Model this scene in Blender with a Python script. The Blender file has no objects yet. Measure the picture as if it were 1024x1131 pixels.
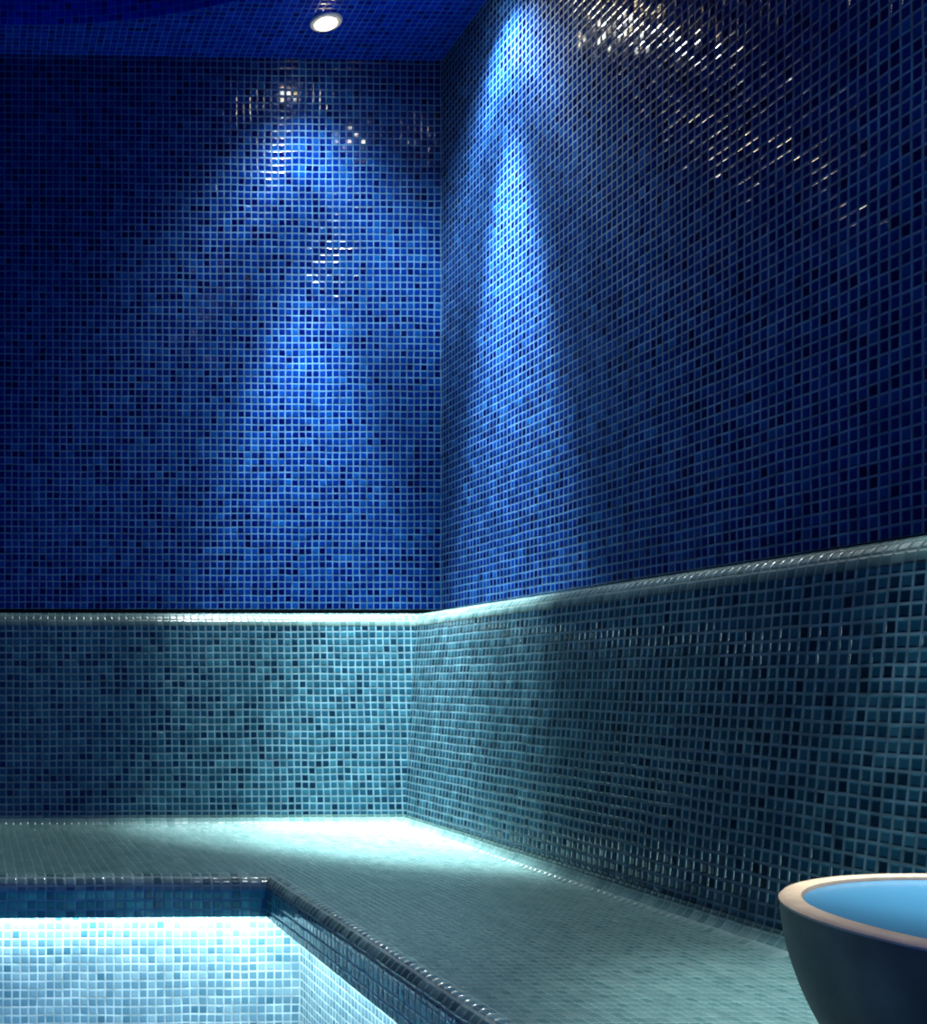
import bpy, bmesh, math, random
from math import sin, cos, pi, radians as R

S = bpy.context.scene
COL = S.collection
random.seed(4)

# ------------------------------------------------------------------ measures (metres)
EYE = 0.859                 # camera height above the floor
W, D = 1.41, 3.40           # right wall plane x, back wall plane y
XL, YF = -1.75, -1.0        # left wall plane, open end of the room behind the camera
ZF = 0.0
ZB = 0.45                   # bench top
ZC = EYE + 1.889            # ceiling
ZL = EYE + 0.204            # ledge top
ZLB = EYE + 0.163           # underside of ledge nosing
XE, YE = 0.612, 2.385       # bench front edge
OT, OB = 0.135, 0.185       # lower wall offset from the upper wall at top / base
ZG = EYE + 0.222            # bottom of the upper wall (dark joint below)

# ------------------------------------------------------------------ materials
def nt(m):
    m.use_nodes = True
    t = m.node_tree
    t.nodes.clear()
    return t

def N(t, kind, **kw):
    n = t.nodes.new(kind)
    for k, v in kw.items():
        setattr(n, k, v)
    return n

def math_node(t, op, a, b=None, c=None):
    n = N(t, 'ShaderNodeMath', operation=op)
    for i, v in enumerate((a, b, c)):
        if v is None: continue
        if isinstance(v, (int, float)): n.inputs[i].default_value = v
        else: t.links.new(v, n.inputs[i])
    return n.outputs[0]

def ramp(t, fac, stops, interp='LINEAR'):
    n = N(t, 'ShaderNodeValToRGB')
    n.color_ramp.interpolation = interp
    els = n.color_ramp.elements
    while len(els) < len(stops): els.new(0.5)
    for e, (p, c) in zip(els, stops):
        e.position = p
        e.color = (c[0], c[1], c[2], 1)
    t.links.new(fac, n.inputs[0])
    return n.outputs[0]

def mosaic(name, stops, grout, pitch=0.0207, gw=0.085, rough=0.12, tilt=0.10, wav=0.25, spec=0.5, k=1.0):
    """glass mosaic: square tiles from the UV map (metres), every tile its own tint and tiny tilt"""
    m = bpy.data.materials.new(name)
    stops = [(q, tuple(x * k for x in c)) for q, c in stops]
    grout = tuple(x * k for x in grout)
    t = nt(m); L = t.links
    out = N(t, 'ShaderNodeOutputMaterial')
    p = N(t, 'ShaderNodeBsdfPrincipled')
    L.new(p.outputs[0], out.inputs[0])
    uv = N(t, 'ShaderNodeUVMap'); uv.uv_map = 'UVMap'
    # slight hand-set wobble of the joints
    wn = N(t, 'ShaderNodeTexNoise'); wn.inputs['Scale'].default_value = 9.0
    L.new(uv.outputs[0], wn.inputs['Vector'])
    wsub = N(t, 'ShaderNodeVectorMath', operation='SUBTRACT'); wsub.inputs[1].default_value = (.5, .5, .5)
    L.new(wn.outputs['Color'], wsub.inputs[0])
    wsc = N(t, 'ShaderNodeVectorMath', operation='SCALE'); wsc.inputs['Scale'].default_value = 0.006
    L.new(wsub.outputs[0], wsc.inputs[0])
    wadd = N(t, 'ShaderNodeVectorMath', operation='ADD')
    L.new(uv.outputs[0], wadd.inputs[0]); L.new(wsc.outputs[0], wadd.inputs[1])
    sc = N(t, 'ShaderNodeVectorMath', operation='SCALE'); sc.inputs['Scale'].default_value = 1.0 / pitch
    L.new(wadd.outputs[0], sc.inputs[0])
    fl = N(t, 'ShaderNodeVectorMath', operation='FLOOR'); L.new(sc.outputs[0], fl.inputs[0])
    fr = N(t, 'ShaderNodeVectorMath', operation='FRACTION'); L.new(sc.outputs[0], fr.inputs[0])
    sp = N(t, 'ShaderNodeSeparateXYZ'); L.new(fr.outputs[0], sp.inputs[0])
    ax = math_node(t, 'ABSOLUTE', math_node(t, 'SUBTRACT', sp.outputs[0], 0.5))
    ay = math_node(t, 'ABSOLUTE', math_node(t, 'SUBTRACT', sp.outputs[1], 0.5))
    edge = math_node(t, 'MAXIMUM', ax, ay)
    mr = N(t, 'ShaderNodeMapRange', interpolation_type='SMOOTHSTEP')
    mr.inputs[1].default_value = 0.5 - gw - 0.03; mr.inputs[2].default_value = 0.5 - gw + 0.03
    L.new(edge, mr.inputs[0])
    gm = mr.outputs[0]
    wh = N(t, 'ShaderNodeTexWhiteNoise', noise_dimensions='2D'); L.new(fl.outputs[0], wh.inputs['Vector'])
    # broad batches of slightly different tint
    bn = N(t, 'ShaderNodeTexNoise'); bn.inputs['Scale'].default_value = 3.0
    L.new(uv.outputs[0], bn.inputs['Vector'])
    v = math_node(t, 'ADD', wh.outputs['Value'], math_node(t, 'MULTIPLY', math_node(t, 'SUBTRACT', bn.outputs['Fac'], 0.5), 0.35))
    tc = ramp(t, v, stops)
    gv = N(t, 'ShaderNodeTexNoise'); gv.inputs['Scale'].default_value = 25.0
    L.new(uv.outputs[0], gv.inputs['Vector'])
    gmix = N(t, 'ShaderNodeMix', data_type='RGBA')
    gmix.inputs['A'].default_value = (*[c * 0.55 for c in grout], 1); gmix.inputs['B'].default_value = (*grout, 1)
    gr = N(t, 'ShaderNodeMapRange'); gr.inputs[1].default_value = .35; gr.inputs[2].default_value = .65
    L.new(gv.outputs['Fac'], gr.inputs[0]); L.new(gr.outputs[0], gmix.inputs['Factor'])
    mix = N(t, 'ShaderNodeMix', data_type='RGBA')
    L.new(gm, mix.inputs['Factor']); L.new(tc, mix.inputs['A']); L.new(gmix.outputs['Result'], mix.inputs['B'])
    L.new(mix.outputs['Result'], p.inputs['Base Color'])
    rr = N(t, 'ShaderNodeMapRange'); rr.inputs[3].default_value = rough; rr.inputs[4].default_value = 0.75
    L.new(gm, rr.inputs[0]); L.new(rr.outputs[0], p.inputs['Roughness'])
    p.inputs['Specular IOR Level'].default_value = spec
    # normal: per-tile tilt, then a pillow bump for the tile edges and a faint glass waviness
    geo = N(t, 'ShaderNodeNewGeometry')
    ts = N(t, 'ShaderNodeVectorMath', operation='SUBTRACT'); ts.inputs[1].default_value = (.5, .5, .5)
    L.new(wh.outputs['Color'], ts.inputs[0])
    tsc = N(t, 'ShaderNodeVectorMath', operation='SCALE'); tsc.inputs['Scale'].default_value = tilt
    L.new(ts.outputs[0], tsc.inputs[0])
    ad = N(t, 'ShaderNodeVectorMath', operation='ADD')
    L.new(geo.outputs['Normal'], ad.inputs[0]); L.new(tsc.outputs[0], ad.inputs[1])
    no = N(t, 'ShaderNodeVectorMath', operation='NORMALIZE'); L.new(ad.outputs[0], no.inputs[0])
    wv = N(t, 'ShaderNodeTexNoise'); wv.inputs['Scale'].default_value = 70.0; wv.inputs['Detail'].default_value = 1.0
    L.new(uv.outputs[0], wv.inputs['Vector'])
    mr2 = N(t, 'ShaderNodeMapRange', interpolation_type='SMOOTHSTEP')
    mr2.inputs[1].default_value = 0.5 - gw - 0.14; mr2.inputs[2].default_value = 0.5 - gw + 0.03
    L.new(edge, mr2.inputs[0])
    hgt = math_node(t, 'ADD', math_node(t, 'MULTIPLY', wv.outputs['Fac'], wav), math_node(t, 'MULTIPLY', mr2.outputs[0], -1.0))
    bp = N(t, 'ShaderNodeBump'); bp.inputs['Strength'].default_value = 0.6; bp.inputs['Distance'].default_value = 0.0012
    L.new(hgt, bp.inputs['Height']); L.new(no.outputs[0], bp.inputs['Normal'])
    L.new(bp.outputs[0], p.inputs['Normal'])
    return m

def plain(name, col, rough=0.5, metal=0.0, noise=0.0, nscale=20.0, bump=0.0, spec=0.5):
    m = bpy.data.materials.new(name)
    t = nt(m); L = t.links
    out = N(t, 'ShaderNodeOutputMaterial'); p = N(t, 'ShaderNodeBsdfPrincipled')
    L.new(p.outputs[0], out.inputs[0])
    p.inputs['Roughness'].default_value = rough; p.inputs['Metallic'].default_value = metal
    p.inputs['Specular IOR Level'].default_value = spec
    tc = N(t, 'ShaderNodeTexCoord'); n = N(t, 'ShaderNodeTexNoise')
    n.inputs['Scale'].default_value = nscale; n.inputs['Detail'].default_value = 6
    L.new(tc.outputs['Object'], n.inputs['Vector'])
    a = tuple(max(0, c * (1 - noise)) for c in col); b = tuple(min(1, c * (1 + noise)) for c in col)
    L.new(ramp(t, n.outputs['Fac'], [(.3, a), (.7, b)]), p.inputs['Base Color'])
    if bump:
        bp = N(t, 'ShaderNodeBump'); bp.inputs['Strength'].default_value = bump; bp.inputs['Distance'].default_value = 0.002
        L.new(n.outputs['Fac'], bp.inputs['Height']); L.new(bp.outputs[0], p.inputs['Normal'])
    return m

def glow(name, col, strength):
    m = bpy.data.materials.new(name)
    t = nt(m)
    out = N(t, 'ShaderNodeOutputMaterial'); e = N(t, 'ShaderNodeEmission')
    e.inputs[0].default_value = (*col, 1); e.inputs[1].default_value = strength
    t.links.new(e.outputs[0], out.inputs[0])
    return m

M_COBALT = mosaic('cobalt_mosaic',
    [(0.0, (.0005, .003, .10)), (.10, (.0005, .008, .15)), (.2, (.001, .020, .24)), (.55, (.001, .033, .31)), (.85, (.002, .050, .37)), (1.0, (.006, .10, .46))],
    (.12, .36, .72), tilt=.09, gw=.09, k=.33, spec=.16)
M_CEIL = mosaic('cobalt_ceiling_mosaic',
    [(0.0, (.0005, .004, .16)), (.2, (.001, .012, .32)), (.8, (.001, .022, .44)), (1.0, (.003, .045, .52))],
    (.03, .15, .48), tilt=.10, k=.95, spec=.2)
M_TEAL = mosaic('teal_mosaic',
    [(0.0, (.004, .030, .065)), (.12, (.006, .045, .09)), (.25, (.012, .085, .15)), (.7, (.018, .115, .19)), (1.0, (.035, .17, .25))],
    (.20, .42, .52), tilt=.08, gw=.10, k=.40, spec=.25)
M_PALE = mosaic('pale_green_mosaic',
    [(0.0, (.17, .40, .41)), (.3, (.25, .50, .51)), (.8, (.30, .57, .57)), (1.0, (.38, .64, .64))],
    (.32, .64, .63), tilt=.05, rough=.22, gw=.06, k=.25, spec=.3)
M_CAP = mosaic('ledge_mosaic',
    [(0.0, (.06, .15, .16)), (.3, (.09, .19, .20)), (.8, (.12, .23, .24)), (1.0, (.15, .27, .27))],
    (.17, .28, .28), tilt=.05, rough=.25, gw=.06, k=.40, spec=.25)
M_NOSE = mosaic('nosing_mosaic',
    [(0.0, (.04, .10, .11)), (.4, (.08, .17, .18)), (.8, (.12, .23, .24)), (1.0, (.15, .28, .28))],
    (.22, .33, .33), tilt=.06, rough=.15, k=.75)
M_FASCIA = mosaic('fascia_mosaic',
    [(0.0, (.008, .09, .10)), (.4, (.014, .15, .16)), (1.0, (.03, .23, .23))],
    (.05, .18, .28), tilt=.06, rough=.15)
M_RISER = mosaic('riser_mosaic',
    [(0.0, (.05, .17, .24)), (.08, (.10, .24, .32)), (.5, (.15, .31, .40)), (1.0, (.24, .40, .48))],
    (.62, .75, .76), pitch=.0188, tilt=.05)
M_FLOOR = mosaic('floor_mosaic', [(0, (.02, .10, .2)), (1, (.06, .25, .4))], (.2, .35, .4), tilt=.05)
M_BLACK = plain('dark_joint', (.004, .005, .012), .9)
M_STEEL = plain('satin_steel', (.55, .55, .52), .3, 1.0)
M_STONE = plain('dark_stone', (.105, .088, .058), .55, 0, .5, 14, .25, .35)
M_RIM = plain('cream_stone', (.56, .40, .26), .5, 0, .12, 60, .1)
M_BASIN = plain('glazed_basin', (.10, .42, .70), .15, 0, .05, 8)
M_RING = plain('frosted_ring', (.75, .70, .58), .4)
M_LENS = glow('lamp_lens', (1.0, .84, .52), 60.0)
M_LED = glow('led_strip_glow', (.80, 1.0, .98), 72.0)

def water_mat():
    m = bpy.data.materials.new('bowl_water')
    t = nt(m); L = t.links
    out = N(t, 'ShaderNodeOutputMaterial'); p = N(t, 'ShaderNodeBsdfPrincipled')
    L.new(p.outputs[0], out.inputs[0])
    p.inputs['Base Color'].default_value = (.05, .19, .32, 1)
    p.inputs['Roughness'].default_value = .2
    p.inputs['IOR'].default_value = 1.33
    tc = N(t, 'ShaderNodeTexCoord'); n = N(t, 'ShaderNodeTexNoise')
    n.inputs['Scale'].default_value = 7
    L.new(tc.outputs['Object'], n.inputs['Vector'])
    bp = N(t, 'ShaderNodeBump'); bp.inputs['Strength'].default_value = .05; bp.inputs['Distance'].default_value = .01
    L.new(n.outputs['Fac'], bp.inputs['Height']); L.new(bp.outputs[0], p.inputs['Normal'])
    return m
M_WATER = water_mat()

# ------------------------------------------------------------------ mesh helpers
def link(name, bm, mat, parent=None, smooth=False):
    bmesh.ops.remove_doubles(bm, verts=bm.verts, dist=1e-6)
    bmesh.ops.recalc_face_normals(bm, faces=bm.faces)
    me = bpy.data.meshes.new(name)
    bm.to_mesh(me); bm.free()
    o = bpy.data.objects.new(name, me); COL.objects.link(o)
    for mm in (mat if isinstance(mat, (list, tuple)) else [mat]): me.materials.append(mm)
    if smooth:
        for f in me.polygons: f.use_smooth = True
        try: me.set_sharp_from_angle(angle=R(35))
        except Exception: pass
    if parent: o.parent = parent
    return o

def uvface(bm, pts, uvs):
    lay = bm.loops.layers.uv.get('UVMap') or bm.loops.layers.uv.new('UVMap')
    f = bm.faces.new([bm.verts.new(p) for p in pts])
    for l, u in zip(f.loops, uvs): l[lay].uv = u
    return f

def sweep(profile, runs=('back', 'right'), closed=True, xl=XL):
    """profile: list of (xc, yc, z); the back run lies along y=yc from the left wall to xc,
    the right run along x=xc from yc to the open end; mitred where they meet."""
    bm = bmesh.new()
    n = len(profile)
    v = 0.0
    for i in range(n if closed else n - 1):
        a, b = profile[i], profile[(i + 1) % n]
        l = math.dist(a[1:], b[1:])
        if 'back' in runs:
            uvface(bm, [(xl, a[1], a[2]), (a[0], a[1], a[2]), (b[0], b[1], b[2]), (xl, b[1], b[2])],
                   [(XL, v), (a[0], v), (b[0], v + l), (XL, v + l)])
        if 'right' in runs:
            uvface(bm, [(a[0], a[1], a[2]), (a[0], YF, a[2]), (b[0], YF, b[2]), (b[0], b[1], b[2])],
                   [(a[1] + 7.003, v), (YF + 7.003, v), (YF + 7.003, v + l), (b[1] + 7.003, v + l)])
        v += l
    if closed:
        if 'back' in runs:
            uvface(bm, [(xl, p[1], p[2]) for p in profile], [(p[1], p[2]) for p in profile])
        if 'right' in runs:
            uvface(bm, [(p[0], YF, p[2]) for p in profile], [(p[0], p[2]) for p in profile])
        if len(runs) == 1:
            uvface(bm, [(p[0], p[1], p[2]) for p in profile], [(p[1], p[2]) for p in profile])
    return bm

def off(o, z): return (W - o, D - o, z)
def edg(e, z): return (XE + e, YE + e, z)

def arc(cx, cz, r, a0, a1, n):
    return [(cx + r * cos(R(a0 + (a1 - a0) * i / n)), cz + r * sin(R(a0 + (a1 - a0) * i / n))) for i in range(n + 1)]

def box(bm, x0, x1, y0, y1, z0, z1):
    P = [(x0, y0), (x1, y0), (x1, y1), (x0, y1)]
    for i in range(4):
        a, b = P[i], P[(i + 1) % 4]
        ua, ub = (a[0], b[0]) if a[1] == b[1] else (a[1], b[1])
        uvface(bm, [(*a, z0), (*b, z0), (*b, z1), (*a, z1)], [(ua, z0), (ub, z0), (ub, z1), (ua, z1)])
    uvface(bm, [(*p, z0) for p in P], P)
    uvface(bm, [(*p, z1) for p in P], P)

def lathe(prof, seg=96):
    bm = bmesh.new(); lay = bm.loops.layers.uv.get('UVMap') or bm.loops.layers.uv.new('UVMap')
    for i in range(len(prof) - 1):
        (r0, z0), (r1, z1) = prof[i], prof[i + 1]
        for k in range(seg):
            a, b = 2 * pi * k / seg, 2 * pi * (k + 1) / seg
            pts = [(r0 * cos(a), r0 * sin(a), z0), (r0 * cos(b), r0 * sin(b), z0), (r1 * cos(b), r1 * sin(b), z1), (r1 * cos(a), r1 * sin(a), z1)]
            if r0 < 1e-6: pts = [pts[0], pts[2], pts[3]]
            elif r1 < 1e-6: pts = pts[:3]
            bm.faces.new([bm.verts.new(p) for p in pts])
    return bm

def struct(o):
    o['kind'] = 'structure'
    return o

def empty(name, loc, label, cat, group=None):
    o = bpy.data.objects.new(name, None); COL.objects.link(o)
    o.location = loc; o.empty_display_size = .1
    o['label'] = label; o['category'] = cat
    if group: o['group'] = group
    return o

# ------------------------------------------------------------------ room shell
T = 0.12
for run, nm in (('back', 'wall_back'), ('right', 'wall_right')):
    struct(link(nm, sweep([off(0, ZG), off(0, ZC), off(-T, ZC), off(-T, ZG)], (run,)), M_COBALT))
for run, nm in (('back', 'wall_lower_back'), ('right', 'wall_lower_right')):
    struct(link(nm, sweep([off(OB, ZB + .0015), off(OT, ZLB), off(-T, ZLB), off(-T, ZB + .0015)], (run,)), M_TEAL))
cap = [(o, z) for o, z in arc(OT - .042, ZLB - .001, .042, 0, 90, 10)]
for i, run in ((1, 'back'), (2, 'right')):
    prof = [off(o, z) for o, z in cap] + [off(-T, ZL), off(-T, ZLB)]
    struct(link('trim_%d' % i, sweep(prof, (run,)), M_CAP, smooth=True))
struct(link('trim_3', sweep([off(-.03, ZL), off(-.03, ZG), off(-T, ZG), off(-T, ZL)]), M_BLACK))
bm = bmesh.new(); box(bm, XL - T, XL, YF, D + T, ZF, ZC); struct(link('wall_left', bm, M_COBALT))
bm = bmesh.new(); box(bm, XL - T, W + T, YF, D + T, -T, ZF); struct(link('floor', bm, M_FLOOR))

# ceiling with a raised oval coffer
CX, CY, CA, CB, CH = .10, 2.63, 1.0, .62, .16
bm = bmesh.new()
SEG = 96
ell = [(CX + CA * cos(2 * pi * k / SEG), CY + CB * sin(2 * pi * k / SEG)) for k in range(SEG)]
x0, x1, y0, y1 = XL - T, W + T, YF, D + T
def to_rect(px, py):
    dx, dy = px - CX, py - CY
    s = min([((x1 if dx > 0 else x0) - CX) / dx if abs(dx) > 1e-9 else 1e9, ((y1 if dy > 0 else y0) - CY) / dy if abs(dy) > 1e-9 else 1e9])
    return (CX + dx * s, CY + dy * s)
angs = sorted(set([2 * pi * k / SEG for k in range(SEG)] + [math.atan2((cy - CY) / CB, (cx - CX) / CA) % (2 * pi) for cx in (x0, x1) for cy in (y0, y1)]))
ell = [(CX + CA * cos(a), CY + CB * sin(a)) for a in angs]
rec = [to_rect(*p) for p in ell]
n = len(ell); arcl = 0
for k in range(n):
    a, b, c, d = ell[k], ell[(k + 1) % n], rec[(k + 1) % n], rec[k]
    uvface(bm, [(*a, ZC), (*b, ZC), (*c, ZC), (*d, ZC)], [a, b, c, d])
    l = math.dist(a, b)
    uvface(bm, [(*a, ZC), (*b, ZC), (*b, ZC + CH), (*a, ZC + CH)], [(arcl, 0), (arcl + l, 0), (arcl + l, CH), (arcl, CH)])
    uvface(bm, [(*a, ZC + CH), (*b, ZC + CH), (CX, CY, ZC + CH + .05)], [a, b, (CX, CY)])
    arcl += l
    uvface(bm, [(*c, ZC), (*d, ZC), (*d, ZC + .3), (*c, ZC + .3)], [c, d, d, c])
uvface(bm, [(x0, y0, ZC + .3), (x1, y0, ZC + .3), (x1, y1, ZC + .3), (x0, y1, ZC + .3)], [(x0, y0), (x1, y0), (x1, y1), (x0, y1)])
ce = struct(link('ceiling', bm, M_CEIL))

# ------------------------------------------------------------------ tiled bench (L-shaped, one thing)
bench = empty('tiled_bench', (.95, 2.9, 0), 'L-shaped mosaic bench along the back and right walls with a glowing recess below', 'bench')
def bpart(name, prof, mat, smooth=False):
    o = link(name, sweep(prof, xl=XL + .002), mat, None, smooth)
    o.parent = bench
    o.matrix_parent_inverse = bench.matrix_world.inverted()
    o.location = (-.95, -2.9, 0)
    o.matrix_parent_inverse.identity()
    return o
CR = .032
cove = [off(OB + .001 + CR - CR * sin(R(a)), ZB + CR - CR * cos(R(a))) for a in range(0, 91, 10)]
bpart('cove', cove + [off(OB + .001, ZB)], M_PALE, True)
bpart('seat', [edg(.034, ZB), off(OB + CR, ZB), off(.002, ZB), off(.002, ZB - .06), edg(.034, ZB - .06)], M_PALE)
nose = [edg(.03 - .03 * sin(R(a)), ZB - .03 + .03 * cos(R(a))) for a in range(0, 91, 10)]
bpart('nosing', [edg(.034, ZB)] + nose + [edg(.034, ZB - .03)], M_NOSE, True)
bpart('fascia', [edg(0, ZB - .03), edg(0, ZB - .088), edg(.022, ZB - .088), edg(.022, ZB - .03)], M_FASCIA)
bpart('riser', [edg(.105, ZB - .0605), edg(.105, ZF), edg(.2, ZF), edg(.2, ZB - .0605)], M_RISER)

# LED strips tucked under the overhang, one per run
for lab, x0_, x1_, y0_, y1_ in (
        ('white light strip under the back bench, washing the far riser', XL + .002, XE + .06, YE + .062, YE + .080),
        ('white light strip under the right-hand bench, washing the side riser', XE + .062, XE + .080, YF, YE + .02)):
    e = empty('light_strip', ((x0_ + x1_) / 2, (y0_ + y1_) / 2, ZB - .075), lab, 'light')
    for nm, za, zb, mt in (('housing', ZB - .069, ZB - .061, M_STEEL), ('diffuser', ZB - .077, ZB - .069, M_LED)):
        bm = bmesh.new(); box(bm, x0_, x1_, y0_, y1_, za, zb)
        o = link(nm, bm, mt, e)
        o.location = (-e.location.x, -e.location.y, -e.location.z)

# ------------------------------------------------------------------ downlights
SPOT_W = 1260.0
PROFILE = [(0, 1.5), (3, 1.4), (6, 1.0), (10, .76), (12.5, .56), (14, .32), (16, .10), (19, .042), (26, .046), (30, .060), (35, .042), (41, .020), (47, .007), (54, .0008), (75, .0002), (84, 0)]
def make_spot(name, parent, power=SPOT_W):
    l = bpy.data.lights.new(name, 'SPOT')
    l.energy = power * 1.5; l.spot_size = R(170); l.spot_blend = 0.05; l.shadow_soft_size = .012
    l.color = (.90, 1.0, .99)
    l.use_nodes = True
    t = l.node_tree; t.nodes.clear()
    out = N(t, 'ShaderNodeOutputLight'); em = N(t, 'ShaderNodeEmission')
    tc = N(t, 'ShaderNodeTexCoord'); sp = N(t, 'ShaderNodeSeparateXYZ')
    t.links.new(tc.outputs['Normal'], sp.inputs[0])
    ang = math_node(t, 'ARCCOSINE', math_node(t, 'ABSOLUTE', sp.outputs[2]))
    fac = math_node(t, 'DIVIDE', ang, pi / 2)
    cr = ramp(t, fac, [(a / 90.0, (v / 1.5,) * 3) for a, v in PROFILE])
    t.links.new(cr, em.inputs['Strength'])
    em.inputs[0].default_value = (1, 1, 1, 1)
    t.links.new(em.outputs[0], out.inputs[0])
    o = bpy.data.objects.new(name, l); COL.objects.link(o)
    o.parent = parent; o.location = (0, 0, -.024)
    return o

def downlight(x, y, label, power=SPOT_W):
    e = empty('ceiling_downlight', (x, y, ZC), label, 'light', 'recessed downlights')
    link('trim_ring', lathe([(.028, .004), (.028, -.004), (.032, -.007), (.043, -.005), (.046, 0), (.046, .004)], 48), M_RING, e, True)
    link('lens', lathe([(.0285, .0), (.0285, -.004), (.026, -.009), (.019, -.014), (.010, -.017), (0, -.018)], 48), M_LENS, e, True)
    make_spot('downlight_beam', e, power)
    return e
downlight(.996, 3.208, 'small round glowing downlight in the blue ceiling above the back wall')
downlight(1.285, 2.96, 'round ceiling downlight near the corner, washing the right wall', 2310.0)
downlight(1.22, 1.10, 'round ceiling downlight above the right-hand bench and stone bowl', 780.0)
downlight(-1.2, 3.208, 'round ceiling downlight over the far left end of the back wall', 520.0)

# ------------------------------------------------------------------ stone bowl with water
BX, BY, BR, BH = .912, .861, .2355, EYE - .19 - ZB
bowl = empty('stone_bowl', (BX, BY, ZB + .001), 'large dark stone bowl with pale cream rim standing on the right-hand bench', 'bowl')
body = [(0, 0), (.105, 0), (.123, .004), (.149, .028), (.176, .061), (.200, .097), (.2165, .130), (.2275, .163), (.2330, .190), (.2350, BH - .012), (.2355, BH - .005), (.234, BH - .002),
        (.222, BH - .003), (.2205, BH - .032), (.203, BH - .077), (.167, .07), (.12, .035), (.05, .022), (0, .020)]
def smooth_profile(p, n=4):
    # Catmull-Rom through the profile points, for a silhouette without kinks
    q = []
    for i in range(len(p) - 1):
        a, b, c, d = p[max(i - 1, 0)], p[i], p[i + 1], p[min(i + 2, len(p) - 1)]
        for k in range(n):
            t = k / n
            q.append(tuple(.5 * (2 * b[m] + (c[m] - a[m]) * t + (2 * a[m] - 5 * b[m] + 4 * c[m] - d[m]) * t * t + (3 * b[m] - a[m] - 3 * c[m] + d[m]) * t ** 3) for m in (0, 1)))
    return q + [p[-1]]
body = body[:2] + smooth_profile(body[2:11]) + body[11:]
link('body', lathe(body, 128), M_STONE, bowl, True)
rim = [(.2180, BH - .03), (.2183, BH - .004), (.219, BH - .0005), (.2215, BH + .001), (.229, BH + .001), (.2335, BH - .0005), (.2358, BH - .003), (.2353, BH - .006), (.2205, BH - .006), (.2203, BH - .03), (.2180, BH - .03)]
link('rim', lathe(rim, 128), M_RIM, bowl, True)
basin = [(.2200, BH - .031), (.2176, BH - .031), (.200, BH - .075), (.164, .075), (.118, .041), (.05, .027), (0, .025)]
link('basin', lathe(basin, 128), M_BASIN, bowl, True)
w = link('water', lathe([(0, BH - .005), (.12, BH - .005), (.208, BH - .005), (.2174, BH - .0045), (.2165, BH - .029), (.1985, BH - .074), (.162, .079), (.118, .044), (.05, .030), (0, .028)], 128), M_WATER, None, True)
w.name = 'bowl_water'; w.location = (BX, BY, ZB + .002)
w['label'] = 'still light blue water filling the cream-rimmed stone bowl'; w['category'] = 'water'; w['kind'] = 'thing'

# ------------------------------------------------------------------ ambience
wd = bpy.data.worlds.new('World'); S.world = wd
wd.use_nodes = True
bg = wd.node_tree.nodes.get('Background')
bg.inputs[0].default_value = (.0, .03, 1.0, 1); bg.inputs[1].default_value = .95

# ------------------------------------------------------------------ camera
cam = bpy.data.cameras.new('camera'); co = bpy.data.objects.new('camera', cam); COL.objects.link(co)
S.camera = co
F_PX = 1250.0; YAW = R(1.6)
cam.sensor_fit = 'HORIZONTAL'; cam.sensor_width = 36.0
cam.lens = F_PX / 1024 * 36.0
PX = -25 + F_PX * math.tan(YAW); PY = 754.0
cam.shift_x = (512 - PX) / 1024
cam.shift_y = (PY - 565.5) / 1024
cam.clip_start = .02
co.location = (0, 0, EYE); co.rotation_euler = (R(90), 0, -YAW)

S.view_settings.view_transform = 'Standard'; S.view_settings.look = 'None'
S.view_settings.exposure = 0.0; S.view_settings.gamma = 1.0
S.view_settings.use_curve_mapping = False
S.cycles.use_denoising = True
S.cycles.filter_width = 2.0
S.cycles.max_bounces = 8
S.cycles.sample_clamp_indirect = 4.0
